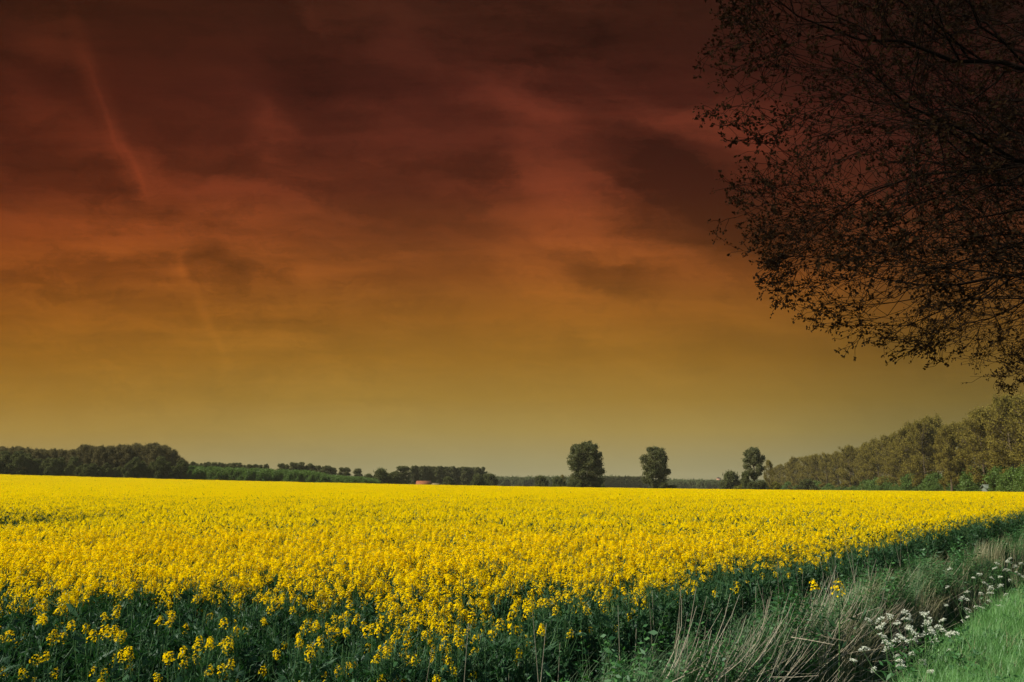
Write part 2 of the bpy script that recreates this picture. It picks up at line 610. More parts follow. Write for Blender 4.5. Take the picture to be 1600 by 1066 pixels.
def rape_plant(seed, height, n_br, bloom=1.0, leafy=1.0):
    rng = np.random.default_rng(seed)
    flower, stem, leaf = [], MB(), MB()
    lean = rng.normal(size=2) * 0.06
    top = np.array([lean[0] * height, lean[1] * height, height * 0.93])
    ts = np.linspace(0, 1, 6)
    P = ts[:, None] * top + np.stack([np.sin(ts * 3) * 0.012, np.cos(ts * 2.4) * 0.012 - 0.012, ts * 0], -1)
    stem.tube(P, 0.0065 - 0.004 * ts, 4)
    heads = []
    heads.append((P[-1], unit(top + rng.normal(size=3) * 0.08), rng.uniform(0.065, 0.095)))
    for i in range(n_br):
        t0 = rng.uniform(0.45, 0.86)
        p0 = top * t0
        a = rng.uniform(0, 2 * math.pi)
        reach = rng.uniform(0.07, 0.19)
        hz = height * rng.uniform(0.68, 0.97) - p0[2]
        p3 = p0 + np.array([math.cos(a) * reach, math.sin(a) * reach, max(hz, 0.06)])
        mid = p0 * 0.5 + p3 * 0.5 + np.array([math.cos(a) * 0.035, math.sin(a) * 0.035, -0.03])
        Q = np.stack([p0, p0 * 0.3 + mid * 0.7, mid * 0.4 + p3 * 0.6, p3])
        stem.tube(Q, [0.0035, 0.003, 0.0025, 0.002], 3)
        heads.append((p3, unit(np.array([math.cos(a) * 0.35, math.sin(a) * 0.35, 1.0])), rng.uniform(0.040, 0.08)))
        # narrow leaf on the branch
        leaves_at(leaf, rng, p0[None], np.array([[math.cos(a), math.sin(a), 0.5]]), 0.10 * leafy, 0.016, 0, 0.2)
    for (p, d, s) in heads:
        if rng.uniform() < bloom:
            flower.append(MB())
            raceme(rng, flower[-1], None, p - d * s * 0.3, d, s, int(40 * s / 0.08), 0.0100)
        # young pods / pedicels under the head
        n = 10
        t = rng.uniform(0.02, 0.16, n)
        C = p - d * t[:, None]
        D = rng.normal(size=(n, 3))
        D[:, 2] = abs(D[:, 2]) + 0.4
        leaves_at(leaf, rng, C, unit(D), 0.045, 0.0022, 0, 0.15)
    nl = int(34 * leafy) if leafy > 0.6 else 5
    t = rng.uniform(0.12, 0.86, nl)
    C = t[:, None] * top
    a = rng.uniform(0, 2 * math.pi, nl)
    D = np.stack([np.cos(a), np.sin(a), rng.uniform(-0.25, 0.7, nl)], -1)
    ln = (0.13 - 0.08 * t) * (1.0 if leafy > 0.6 else 0.5)
    for k in range(nl):
        d = unit(D[k])
        side = unit(np.cross(d, [0, 0, 1])) * ln[k] * rng.uniform(0.10, 0.17)
        L = ln[k] * rng.uniform(0.8, 1.3)
        pts = np.stack([C[k], C[k] + d * L * 0.4 + [0, 0, 0.02], C[k] + d * L * 0.8, C[k] + d * L - [0, 0, 0.05 * rng.uniform(0, 1)]])
        wv = np.stack([side * 0.25, side, side * 0.75, side * 0.05])
        wv[:, 2] += rng.normal() * 0.01
        leaf.blades(pts[None], wv[None])
    # small side shoots filling the canopy
    n = int(60 * leafy)
    t = rng.uniform(0.35, 0.95, n)
    a = rng.uniform(0, 2 * math.pi, n)
    rr = rng.uniform(0.01, 0.15, n)
    C = t[:, None] * top + np.stack([np.cos(a) * rr, np.sin(a) * rr, 0 * a], -1)
    leaves_at(leaf, rng, C, np.stack([np.cos(a), np.sin(a), 0.9 + 0 * a], -1), 0.055, 0.0065, 0, 0.5)
    return (*flower, stem, leaf)


def merged(mbs):
    out = MB()
    mats_idx = [0] * (len(mbs) - 2) + [1, 2]
    for mb, mi in zip(mbs, mats_idx):
        off = out.n
        if not mb.v:
            continue
        V = np.concatenate(mb.v)
        Q = np.concatenate(mb.q)
        qm = np.concatenate(mb.qm)
        out.v.append(V)
        out.q.append(Q + off)
        out.qm.append(np.where(qm == 2, 3, mi))
        out.n += len(V)
    return out


RM = [M['petal'], M['rape_stem'], M['rape_leaf'], M['bud']]
protos = []
for i in range(8):                                                     # 0-7 full plants
    protos.append(merged(rape_plant(100 + i, 1.10, 9 + i % 3)).mesh('rape_full', RM))
for i in range(5):                                                     # 8-12 edge plants, hardly any bloom
    protos.append(merged(rape_plant(150 + i, 1.02, 5, bloom=0.035, leafy=1.6)).mesh('rape_edge', RM))
for i in range(6):                                                     # 13-18 mid distance
    rng = np.random.default_rng(200 + i)
    mb = MB()
    for k in range(10):
        a = rng.uniform(0, 6.28)
        rr = rng.uniform(0.0, 0.24)
        p = np.array([math.cos(a) * rr, math.sin(a) * rr, 1.1 * rng.uniform(0.74, 1.0)])
        raceme(rng, mb, None, p - [0, 0, 0.05], np.array([rng.normal() * 0.15, rng.normal() * 0.15, 1]), rng.uniform(0.06, 0.10), 16, 0.0155, full=False)
        mb.tube(np.stack([p * [0.2, 0.2, 0.4], p - [0, 0, 0.04]]), [0.006, 0.003], 3, 1)
    n = 40
    C = np.stack([rng.normal(size=n) * 0.10, rng.normal(size=n) * 0.10, rng.uniform(0.35, 1.0, n)], -1)
    leaves_at(mb, rng, C, rvec(rng, n) + [0, 0, 0.6], 0.11, 0.018, 2, 0.3)
    protos.append(mb.mesh('rape_mid', RM))
for i in range(5):                                                     # 19-23 far patches 1.4 m wide
    rng = np.random.default_rng(300 + i)
    mb = MB()
    n = 60
    for k in range(n):
        p = np.array([rng.uniform(-.7, .7), rng.uniform(-.7, .7), 1.1 * rng.uniform(0.84, 1.0)])
        raceme(rng, mb, None, p - [0, 0, 0.05], np.array([rng.normal() * 0.15, rng.normal() * 0.15, 1]), rng.uniform(0.08, 0.13), 8, 0.030, full=False)
    n = 46
    C = np.stack([rng.uniform(-.7, .7, n), rng.uniform(-.7, .7, n), rng.uniform(0.5, 0.92, n)], -1)
    leaves_at(mb, rng, C, rvec(rng, n) + [0, 0, 1.2], 0.20, 0.035, 2, 0.2)
    protos.append(mb.mesh('rape_far', RM))
rape_coll = proto_collection('rape_proto', protos)


def front_y(x):
    return 5.15 + 0.10 * np.sin(x * 1.7) + 0.08 * np.sin(x * 4.1 + 1)


def in_crop(x, y, m=0.0):
    s = sdist(x, y)
    wob = 0.10 * np.sin(y * 1.1) + 0.06 * np.sin(y * 3.3 + 2)
    far = np.where(x > 95, (x - 90) < (y - 147) * 0.35, True)
    return (s < -3.45 + wob - m) & (y > front_y(x) + m) & (y < 205) & far


def bare(x, y):
    """the thin patch at the left, where the crop failed"""
    return np.exp(-(((x + 13.0) / 2.5) ** 2 + ((y - 19.8) / 4.0) ** 2) ** 1.3) + \
        0.6 * np.exp(-(((x + 8.2) / 0.5) ** 2 + ((y - 21) / 0.6) ** 2))


rng = np.random.default_rng(11)


def cone_pts(y0, y1, dens, marg=1.5):
    w1 = 0.70 * y1 + marg
    n = int(2 * w1 * (y1 - y0) * dens)
    x = rng.uniform(-w1, w1, n)
    y = rng.uniform(y0, y1, n)
    k = np.abs(x) < 0.70 * y + marg
    return x[k], y[k]


PX, PY, PI_, PS, PR = [], [], [], [], []


def push(x, y, idx, sc, tilt=0.07):
    n = len(x)
    PX.append(x)
    PY.append(y)
    PI_.append(idx)
    PS.append(sc)
    PR.append(np.stack([rng.normal(size=n) * tilt, rng.normal(size=n) * tilt, rng.uniform(0, 6.28, n)], -1))


def edge_dist(x, y):
    return np.minimum(-3.45 - sdist(x, y), y - front_y(x))


x, y = cone_pts(5.0, 17, 38)
k = in_crop(x, y) & (rng.uniform(size=len(x)) < np.clip((17 - y) / 6, 0, 1))
x, y = x[k], y[k]
e = edge_dist(x, y)
ef, er = y - front_y(x), -3.45 - sdist(x, y)
p_edge = np.maximum(np.clip((3.6 + 0.35 * np.sin(x * 1.9) + 0.25 * np.sin(x * 5.3) - ef) / 2.3, 0, 1) ** 0.7, np.clip(1.2 - er / 1.2, 0, 1))
is_edge = rng.uniform(size=len(x)) < p_edge
idx = np.where(is_edge, rng.integers(8, 13, len(x)), rng.integers(0, 8, len(x)))
hs = rng.normal(1.0, 0.05, len(x)) * (0.85 + 0.15 * np.clip(np.minimum(ef / 2.2, er / 0.8), 0, 1)) + 0.05 * np.sin(x * 1.3) * np.sin(y * 1.1 + 1)
push(x, y, idx, hs)
x, y = cone_pts(11, 60, 20.0, 3)
k = in_crop(x, y) & (rng.uniform(size=len(x)) < np.clip((y - 11) / 6, 0, 1)) & (rng.uniform(size=len(x)) < np.clip((60 - y) / 24, 0, 1))
x, y = x[k], y[k]
e = edge_dist(x, y)
b = bare(x, y)
keep = rng.uniform(size=len(x)) > b * 0.75
x, y, e, b = x[keep], y[keep], e[keep], b[keep]
is_edge = rng.uniform(size=len(x)) < np.maximum(np.clip(0.95 - e / 0.5, 0, 1), b * 0.9)
idx = np.where(is_edge, rng.integers(8, 13, len(x)), rng.integers(13, 19, len(x)))
hs = rng.normal(1.0, 0.035, len(x)) * (1 - 0.36 * np.clip(b, 0, 1)) * (0.93 + 0.07 * np.clip(e / 0.7, 0, 1)) + 0.025 * np.sin(x * .9) * np.sin(y * .8 + 1)
push(x, y, idx, hs)
x, y = cone_pts(36, 205, 1.05, 6)
k = in_crop(x, y, 0.3) & (rng.uniform(size=len(x)) < np.clip((y - 36) / 20, 0, 1))
x, y = x[k], y[k]
hs = rng.normal(1.0, 0.045, len(x)) + 0.03 * np.sin(x * .35) * np.sin(y * .3)
push(x, y, rng.integers(19, 24, len(x)), hs, 0.02)
x, y = np.concatenate(PX), np.concatenate(PY)
idx, sc, rot = np.concatenate(PI_), np.concatenate(PS), np.concatenate(PR)

# the 150 plants along the near edge that show largest become plants of their own
near = (y < 7.2) & (np.abs(x) < 0.62 * y) & (edge_dist(x, y) < 0.55)
pick = np.where(near)[0]
pick = pick[np.argsort(edge_dist(x[pick], y[pick]))][:150]
rest = np.ones(len(x), bool)
rest[pick] = False
z = ground(x, y)
scatter('rapeseed_crop', np.stack([x, y, z], -1)[rest], rot[rest], sc[rest], idx[rest], rape_coll,
        'wide field of dense yellow rapeseed in bloom with dark green stems', 'rapeseed crop')


def plant_thing(name, seed, height, n_br, bloom, leafy, label, cat, group):
    *fl, st, lf = rape_plant(seed, height, n_br, bloom, leafy)
    root = empty(name, (0, 0, -50), label, cat, group)
    st.obj('stem', M['rape_stem'], root)
    lf.obj('leaves', M['rape_leaf'], root)
    for f in fl:
        f.obj('flower_head', [M['petal'], M['petal'], M['bud']], root)
    return root


G_R = 'rapeseed plants along the near edge of the field'
PL = [plant_thing('rapeseed_plant', 400 + i, 1.04 + 0.02 * (i % 3), 5 + i % 2, 0.15 if i % 2 else 0.06, 1.5,
                  'leafy rapeseed plant with small yellow flower heads in the front edge of the crop',
                  'rapeseed plant', G_R) for i in range(8)]
used = [False] * 8
for n_, i in enumerate(pick):
    j = n_ % 8
    loc = (float(x[i]), float(y[i]), float(z[i]))
    if not used[j]:
        used[j] = True
        PL[j].location = loc
        PL[j].rotation_euler = (float(rot[i][0]), float(rot[i][1]), float(rot[i][2]))
        PL[j].scale = (float(sc[i]),) * 3
    else:
        r = dup(PL[j], loc, 0, float(sc[i]))
        r.rotation_euler = (float(rot[i][0]), float(rot[i][1]), float(rot[i][2]))


def at(px, py, d):
    uu, vv = pdir(px, py)
    return Vector((uu * d, d, EYE + vv * d))


# ------------------------------------------------------------------ ditch bank plants and grasses
def weed_proto(seed, h, kind):
    rng = np.random.default_rng(seed)
    mb = MB()
    ns = 5
    for s_ in range(ns):
        b0 = np.array([rng.normal() * 0.06, rng.normal() * 0.06, 0])
        tip = b0 + np.array([rng.normal() * 0.10, rng.normal() * 0.10, h * rng.uniform(0.65, 1.05)])
        mb.tube(np.stack([b0, (b0 + tip) / 2 + rng.normal(size=3) * 0.01, tip]), [0.003, 0.0025, 0.001], 3, 0)
        n = 22
        t = np.linspace(0.2, 1, n)
        C = b0 + t[:, None] * (tip - b0)
        a = np.arange(n) * 2.4 + rng.uniform(0, 6)
        D = np.stack([np.cos(a), np.sin(a), 0.15 + 0 * a], -1)
        leaves_at(mb, rng, C, D, 0.052 if kind == 0 else 0.04, 0.012 if kind == 0 else 0.006, 1, 0.3)
    return mb


def tuft(seed, n, h, spread, lean, width, curl=0.5):
    rng = np.random.default_rng(seed)
    mb = MB()
    k = 4
    t = np.linspace(0, 1, k)
    b = np.stack([rng.normal(size=n) * spread, rng.normal(size=n) * spread, np.zeros(n)], -1)
    a = rng.uniform(0, 6.28, n)
    L = h * rng.uniform(0.5, 1.15, n)
    out = np.stack([np.cos(a), np.sin(a), 0 * a], -1) * (rng.uniform(0.1, curl, n) * L)[:, None] + np.array(lean) * L[:, None]
    P = b[:, None, :] + np.array([0, 0, 1.0]) * (L[:, None] * (t - 0.18 * t ** 3)[None])[:, :, None] + out[:, None, :] * (t ** 2)[None, :, None]
    w = unit(np.cross(out + rng.normal(size=(n, 3)) * 0.02, [0, 0, 1.0]))
    Wd = w[:, None, :] * (width * (1 - t * 0.92))[None, :, None]
    mb.blades(P, Wd, 0)
    return mb


def place(y0, y1, dens, cond, marg=1.0, w=0.70):
    w1 = w * y1 + marg
    n = int(w1 * 2 * (y1 - y0) * dens)
    x = rng.uniform(-w1, w1, n)
    y = rng.uniform(y0, y1, n)
    k = cond(x, y) & (x < w * y + marg) & (x > -w * y - marg)
    return x[k], y[k]


# verge grass
gp = [tuft(500 + i, 34, 0.20 + .03 * (i % 4), 0.04, (0.20, 0.08, 0), 0.0036, 0.7).mesh('verge_tuft', [M['grass']]) for i in range(6)]
gp += [tuft(510 + i, 16, 0.26, 0.05, (0.22, 0.08, 0), 0.0030, 0.8).mesh('verge_dead', [M['drygrass']]) for i in range(2)]
gp += [weed_proto(514 + i, 0.20, 0).mesh('verge_weed', [M['rape_stem'], M['weed']]) for i in range(2)]
gc = proto_collection('verge_proto', gp)
vx, vy = place(4.6, 10, 210, lambda x, y: (sdist(x, y) > -1.72) & (sdist(x, y) < 4), 0.6)
vx2, vy2 = place(10, 26, 60, lambda x, y: (sdist(x, y) > -1.72) & (sdist(x, y) < 4), 0.6)
vx, vy = np.concatenate([vx, vx2]), np.concatenate([vy, vy2])
n = len(vx)
hs = rng.uniform(0.75, 1.15, n) * (1 + 0.25 * np.sin(vx * 2.3) * np.sin(vy * 1.9))
scatter('verge_grass', np.stack([vx, vy, ground(vx, vy) - 0.01], -1),
        np.stack([rng.normal(size=n) * .08, rng.normal(size=n) * .08, rng.normal(size=n) * 0.5], -1), hs,
        np.where(rng.uniform(size=n) < 0.07 + 0.10 * (np.sin(vx * 1.7 + 1) * np.sin(vy * 2.1) > .55), rng.integers(6, 10, n), rng.integers(0, 6, n)), gc,
        'bright green long grass on the roadside verge')

# weeds on the bank
wp = [weed_proto(520 + i, 0.50, i % 2).mesh('weed', [M['rape_stem'], M['weed']]) for i in range(6)]
wp += [tuft(540 + i, 30, 0.42, 0.04, (0.10, 0.02, 0), 0.0030).mesh('bank_tuft', [M['weed']]) for i in range(3)]
wc = proto_collection('weed_proto', wp)
bx, by = place(3.8, 14, 62, lambda x, y: (sdist(x, y) > -3.75) & (sdist(x, y) < -2.78) |
               ((sdist(x, y) <= -3.4) & (y < front_y(x) + 0.1) & (y > 3.2) & (x > -1.5)), 0.6)
bx2, by2 = place(14, 60, 16, lambda x, y: (sdist(x, y) > -3.75) & (sdist(x, y) < -2.6), 1)
bx, by = np.concatenate([bx, bx2]), np.concatenate([by, by2])
n = len(bx)
sb = sdist(bx, by)
hs = rng.uniform(0.7, 1.15, n) * np.interp(sb, [-3.6, -3.3, -3.05, -2.8, -2.6], [0.45, 0.7, 1.05, 0.95, 0.8]) * (1 + 0.2 * np.sin(bx * 2.1 + by))
scatter('bank_weeds', np.stack([bx, by, ground(bx, by) - 0.01], -1),
        np.stack([rng.normal(size=n) * .10, rng.normal(size=n) * .10, rng.uniform(0, 6.28, n)], -1), hs, rng.integers(0, 9, n), wc,
        'green nettles and weeds covering the ditch bank beside the crop')


# dry stalks combed over the ditch
def dry_stalks():
    mb = MB()
    rg = np.random.default_rng(31)
    for i in range(290):
        # along the ditch
        y0 = 6.1 + 4.6 * rg.uniform() ** 1.2 if rg.uniform() < 0.88 else rg.uniform(10.6, 14)
        s0 = rg.uniform(-3.15, -2.6)
        # solve x from s
        x0 = (s0 - y0 * SN[1]) / SN[0]
        z0 = float(ground(x0, y0)) + rg.uniform(0.0, 0.10)
        L = rg.uniform(0.35, 0.82)
        lay = np.clip((s0 + 3.15) / 0.55 * 0.8 + (y0 - 5.6) * .05 + rg.normal() * 0.2, 0, 1.15)     # nearer the ditch = flatter
        ax = np.array([0.86, 0.30 + rg.normal() * 0.12, 0.0])
        t = np.linspace(0, 1, 5)
        el0 = R(48 - 40 * lay + rg.normal() * 6)
        el1 = R(84 - 60 * lay + rg.normal() * 8)
        el = el0 + (el1 - el0) * t
        step = np.stack([np.cos(el) * ax[0], np.cos(el) * ax[1], np.sin(el)], -1) * L / 4
        P = np.array([x0, y0, z0]) + np.concatenate([[[0, 0, 0]], np.cumsum(step[:-1], 0)])
        P += rg.normal(size=P.shape) * 0.006
        r0 = rg.uniform(0.0028, 0.0055)
        mb.tube(P, r0 * (1 - 0.65 * t), 4)
        if rg.uniform() < 0.35:
            q = P[2]
            d = unit(P[3] - P[2] + rg.normal(size=3) * 0.06)
            mb.tube(np.stack([q, q + d * 0.15, q + d * 0.3 + [0, 0, 0.03]]), [r0 * .5, r0 * .4, r0 * .2], 3)
    # a few upright ones against the crop and loose fallen ones over the water
    for i in range(46):
        y0 = rg.uniform(4.6, 13)
        s0 = rg.uniform(-3.6, -3.1)
        x0 = (s0 - y0 * SN[1]) / SN[0]
        z0 = float(ground(x0, y0))
        L = rg.uniform(0.55, 0.95)
        d = unit(np.array([rg.normal() * 0.12, rg.normal() * 0.1, 1]))
        mb.tube(np.stack([[x0, y0, z0], np.array([x0, y0, z0]) + d * L * .5 + rg.normal(size=3) * .01, np.array([x0, y0, z0]) + d * L]), [.004, .003, .0015], 3)
    for i in range(60):
        y0 = rg.uniform(4.4, 9.5)
        s0 = rg.uniform(-2.9, -2.4)
        x0 = (s0 - y0 * SN[1]) / SN[0]
        z0 = float(ground(x0, y0)) + rg.uniform(0.12, 0.5)
        d = unit(np.array([0.9 + rg.normal() * .2, rg.normal() * 0.5, rg.normal() * 0.22]))
        L = rg.uniform(.25, .6)
        p = np.array([x0, y0, z0])
        mb.tube(np.stack([p, p + d * L * .5 + rg.normal(size=3) * .02, p + d * L]), [.0045, .0035, .002], 3)
    o = mb.obj('dry_stalks', M['dry'])
    tag(o, 'pale brown dead stalks leaning over the dark ditch', 'dry stalks', kind='stuff')


dry_stalks()

# dry upright grass further along the bank
dp = [tuft(560 + i, 26, 0.62, 0.05, (0.22, 0.05, 0), 0.0035, 0.35).mesh('dry_tuft', [M['drygrass']]) for i in range(4)]
dc = proto_collection('dry_proto', dp)
dx, dy = place(8.2, 13.5, 26, lambda x, y: (sdist(x, y) > -3.2) & (sdist(x, y) < -2.65), 0.6)
dx2, dy2 = place(13.5, 50, 7, lambda x, y: (sdist(x, y) > -3.3) & (sdist(x, y) < -2.5), 1)
dx, dy = np.concatenate([dx, dx2]), np.concatenate([dy, dy2])
n = len(dx)
scatter('dry_grass', np.stack([dx, dy, ground(dx, dy)], -1),
        np.stack([rng.normal(size=n) * .10, .1 + rng.normal(size=n) * .10, rng.normal(size=n) * 0.6], -1), rng.uniform(0.6, 1.05, n), rng.integers(0, 4, n), dc,
        'tall straw coloured dry grass on the far part of the ditch bank')


# grey-green arching grass among the stalks
M['arch'] = leaf_mat('arching_grass_blade', (0.05, 0.13, 0.045), (0.20, 0.26, 0.12), 0.3, None, 0.02)
ap = [tuft(580 + i, 24, 0.55, 0.05, (0.50, 0.14, 0), 0.0030, 0.35).mesh('arch_tuft', [M['arch']]) for i in range(4)]
ac = proto_collection('arch_proto', ap)
ax_, ay_ = place(5.4, 14, 30, lambda x, y: (sdist(x, y) > -3.35) & (sdist(x, y) < -2.88), 0.6)
n = len(ax_)
scatter('arching_grass', np.stack([ax_, ay_, ground(ax_, ay_)], -1),
        np.stack([rng.normal(size=n) * .10, rng.normal(size=n) * .10, rng.normal(size=n) * 0.35], -1), rng.uniform(0.55, 1.05, n), rng.integers(0, 4, n), ac,
        'grey green arching grass between the dead stalks on the ditch bank')

# ------------------------------------------------------------------ cow parsley
def parsley(seed, h, n_heads, label, loc):
    rg = np.random.default_rng(seed)
    root = empty('cow_parsley', loc, label, 'cow parsley', 'white cow parsley along the ditch', rz=rg.uniform(0, 6))
    st, lf = MB(), MB()
    top = np.array([rg.normal() * 0.04, rg.normal() * 0.04, h * 0.62])
    st.tube(np.stack([[0, 0, 0], top * 0.5, top]), [0.005, 0.004, 0.003], 5)
    for k in range(n_heads):
        a = k * 2.4 + rg.uniform(-.4, .4)
        reach = rg.uniform(0.06, 0.30)
        p0 = top * rg.uniform(0.4, 1.0)
        p = np.array([math.cos(a) * reach, math.sin(a) * reach, h * rg.uniform(0.55, 1.05)])
        m = p0 * .5 + p * .5 + np.array([math.cos(a), math.sin(a), -0.5]) * 0.03
        st.tube(np.stack([p0, m, p]), [.0028, .0024, .0016], 4)
        hd = MB()
        n = 17
        rad = rg.uniform(0.019, 0.036)
        b = np.arange(n) * 2.399
        rr = rad * np.sqrt((np.arange(n) + .5) / n)
        C = p + np.stack([np.cos(b) * rr, np.sin(b) * rr, 0.034 - 17 * rr ** 2 + rg.normal(size=n) * .004], -1)
        tl = rg.normal(size=2) * .35
        C[:, 2] += (C[:, 0] - p[0]) * tl[0] + (C[:, 1] - p[1]) * tl[1]
        C = C[rg.uniform(size=n) < .85]
        for c in C:
            st.tube(np.stack([p, c - [0, 0, 0.002]]), [.0008, .0006], 3)
        for c in C:                     # each umbellet: a little disc of florets
            q = 9
            e = c + rg.normal(size=(q, 3)) * [.0050, .0050, .0032]
            e1 = unit(rg.normal(size=(q, 3)) * [1, 1, .35])
            e2 = unit(np.cross(e1, rg.normal(size=(q, 3)) * .3 + [0, 0, 1]))
            f = .0042
            hd.add_quads(np.stack([e - e1 * f, e - e2 * f, e + e1 * f, e + e2 * f], 1))
        hd.obj('flower_head', M['umbel'], root)
    n = 46
    a = rg.uniform(0, 6.28, n)
    t = rg.uniform(0.05, 0.8, n)
    C = np.stack([np.cos(a) * .05, np.sin(a) * .05, t * h], -1) + rg.normal(size=(n, 3)) * .03
    leaves_at(lf, rg, C, np.stack([np.cos(a), np.sin(a), .3 + 0 * a], -1), 0.055, 0.010, 0, .5)
    st.obj('stem', M['rape_stem'], root)
    lf.obj('leaves', M['weed'], root)
    return root


def pars_at(px, py, d, h, seed, nh, label):
    p = at(px, py, d)
    g = float(ground(p.x, p.y))
    parsley(seed, max(p.z - g + 0.05, h), nh, label, (p.x, p.y, g))


pars_at(1402, 985, 6.6, .5, 1, 11, 'white cow parsley leftmost of the flowering clump at the ditch edge')
pars_at(1432, 972, 6.9, .5, 2, 12, 'white cow parsley with the highest umbels of the near clump')
pars_at(1448, 1000, 6.5, .5, 3, 11, 'white cow parsley nearest the bright grass in the near clump')
pars_at(1415, 1012, 6.2, .5, 4, 7, 'white cow parsley in the middle of the near clump over the dark ditch')
pars_at(1400, 1035, 5.9, .4, 5, 5, 'small white cow parsley lowest of the near clump')
pars_at(1522, 948, 9.2, .4, 6, 6, 'small cow parsley standing alone where grass meets the dark ditch')
pars_at(1512, 900, 10.2, .5, 7, 8, 'pale cow parsley at the far side of the ditch, leftmost of the far clump')
pars_at(1545, 912, 10.4, .5, 8, 13, 'cow parsley in the middle of the far clump above the grass')
pars_at(1560, 888, 12.2, .5, 9, 13, 'cow parsley behind the middle of the far clump')
pars_at(1590, 884, 12.0, .5, 10, 13, 'cow parsley of the far clump at the right edge of the photo')

# stray rape plant on the bank
root = plant_thing('rapeseed_plant', 437, 0.78, 1, 1.0, 0.5,
                   'stray yellow rapeseed plant standing alone on the green ditch bank', 'rapeseed plant', None)
p = at(1293, 915, 8.0)
g = float(ground(p.x, p.y))
root.location = (p.x, p.y, g)
root.scale = ((p.z - g) / 0.76,) * 3


# ------------------------------------------------------------------ trees
def ell_len(p, d, c, r, pw=2.0):
    """distance from p along d to the (super)ellipsoid (c, r)"""
    ax, ay, az = (float(p[k] - c[k]) / float(r[k]) for k in range(3))
    bx, by, bz = (float(d[k]) / float(r[k]) for k in range(3))
    hi = 2.2 * float(max(r))
    lo = 0.0
    for _ in range(11):
        m = (lo + hi) / 2
        hxy = math.hypot(ax + bx * m, ay + by * m)
        if hxy ** pw + abs(az + bz * m) ** pw > 1:
            hi = m
        else:
            lo = m
    return max(lo, 0.12 * float(min(r)))


def grow_tree(seed, trunk_pts, trunk_r, c, r, n1, n2, n3, n4=0, leaf=(0.35, 0.14), per=3, up=0.35, minr=0.012,
              fill=1.0, low=-0.35, wig=0.06, attach=(0.25, 0.98), clump=0.25, clip=True, pw=2.0, wexp=0.0):
    rg = np.random.default_rng(seed)
    wood, crown = MB(), MB()
    c = np.array(c, float)
    r = np.array(r, float)
    T = np.array(trunk_pts, float)
    tt = np.linspace(0, 1, len(T))
    ts = np.linspace(0, 1, 9)
    TP = np.stack([np.interp(ts, tt, T[:, k]) for k in range(3)], -1)
    TP[1:] += rg.normal(size=(8, 3)) * [trunk_r * .3, trunk_r * .3, 0]
    wood.tube(TP, trunk_r * (1.25 * np.exp(-ts * 6) * .5 + 1 - 0.85 * ts), 8)
    LC, LD = [], []

    def limb(p0, d0, L, rad, lvl, maxl):
        k = 6 if lvl == 1 else (5 if lvl == 2 else 4)
        if wexp:
            k += 4 if lvl < 3 else 1
        t = np.linspace(0, 1, k)
        side = unit(np.cross(d0, rg.normal(size=3)))
        bend = rg.normal() * 0.16 * L
        P = p0 + d0 * (t * L)[:, None] + side * (np.sin(t * math.pi) * bend)[:, None] + np.array([0, 0, 1.0]) * (up * L * 0.25 * (t ** 2))[:, None]
        P[1:] += rg.normal(size=(k - 1, 3)) * wig * L / k
        if wexp:
            ph = rg.uniform(0, 6.28)
            P[:, 2] += L * 0.05 * (np.sin(t * 7 + ph) - math.sin(ph)) * t
            P += np.cross(d0, [0, 0, 1.0]) * (L * 0.05 * np.sin(t * 5.5 + ph * 2) * t)[:, None]
        rr = np.maximum(rad * (1 - 0.9 * t), minr * (1 - .4 * t))
        wood.tube(P, rr, 5 if lvl == 1 else 3)
        D = unit(np.gradient(P, axis=0))
        if lvl >= maxl:
            n = per
            q = rg.uniform(0.15, 1.0, n)
            q[0] = 1.0
            C = np.stack([np.interp(q, t, P[:, a]) for a in range(3)], -1)
            LC.append(C)
            LD.append(np.repeat(D[-1][None], n, 0))
            return
        nn = (n1, n2, n3, n4)[lvl]
        for i in range(nn):
            q = 0.18 + 0.82 * (i + rg.uniform(0, 1)) / nn
            p = np.array([np.interp(q, t, P[:, a]) for a in range(3)])
            d = np.array([np.interp(q, t, D[:, a]) for a in range(3)])
            nd = unit(d * rg.uniform(0.6, 1.1) + rvec(rg, 1)[0] * (0.62 if wexp else 0.85) + np.array([0, 0, up * 0.4]))
            LL = L * (rg.uniform(0.45, 0.75) if wexp else rg.uniform(0.38, 0.62)) * (1.1 - 0.55 * q)
            if clip:
                el = ell_len(p, nd, c, r, pw) * 1.04
                if wexp and el < LL * 0.45 and rg.uniform() < 0.85:
                    continue
                LL = min(LL, el)
            limb(p, nd, LL, min(np.interp(q, t, rr) * 0.62, LL * (0.0115 if wexp else 0.016) + minr), lvl + 1, maxl)
    maxl = 4 if n4 else (3 if n3 else 2)
    for i in range(n1):
        q = attach[0] + (attach[1] - attach[0]) * (i + rg.uniform(0, 1)) / n1
        p = np.array([np.interp(q, ts, TP[:, a]) for a in range(3)])
        a = i * 2.399 + rg.uniform(-.4, .4)
        frac = (q - attach[0]) / (attach[1] - attach[0])
        elv = low + (1.25 - low) * frac ** 1.1 + rg.normal() * 0.13
        d = np.array([math.cos(a) * math.cos(elv), math.sin(a) * math.cos(elv), math.sin(elv)])
        L = ell_len(p, d, c, r, pw) * rg.uniform(0.80, 1.0) * fill
        limb(p, d, L, min(trunk_r * (0.42 - 0.2 * frac), L * (0.009 if wexp else 0.02)), 1, maxl)
    C = np.concatenate(LC)
    D = np.concatenate(LD)
    return wood, crown, C, D, rg


def leaf_crown(crown, rg, C, D, nleaf, L, Wd, clump, spread=1.0):
    n = len(C)
    CC = np.repeat(C, nleaf, 0) + rg.normal(size=(n * nleaf, 3)) * clump
    leaves_at(crown, rg, CC, np.repeat(D, nleaf, 0), L, Wd, 0, spread)


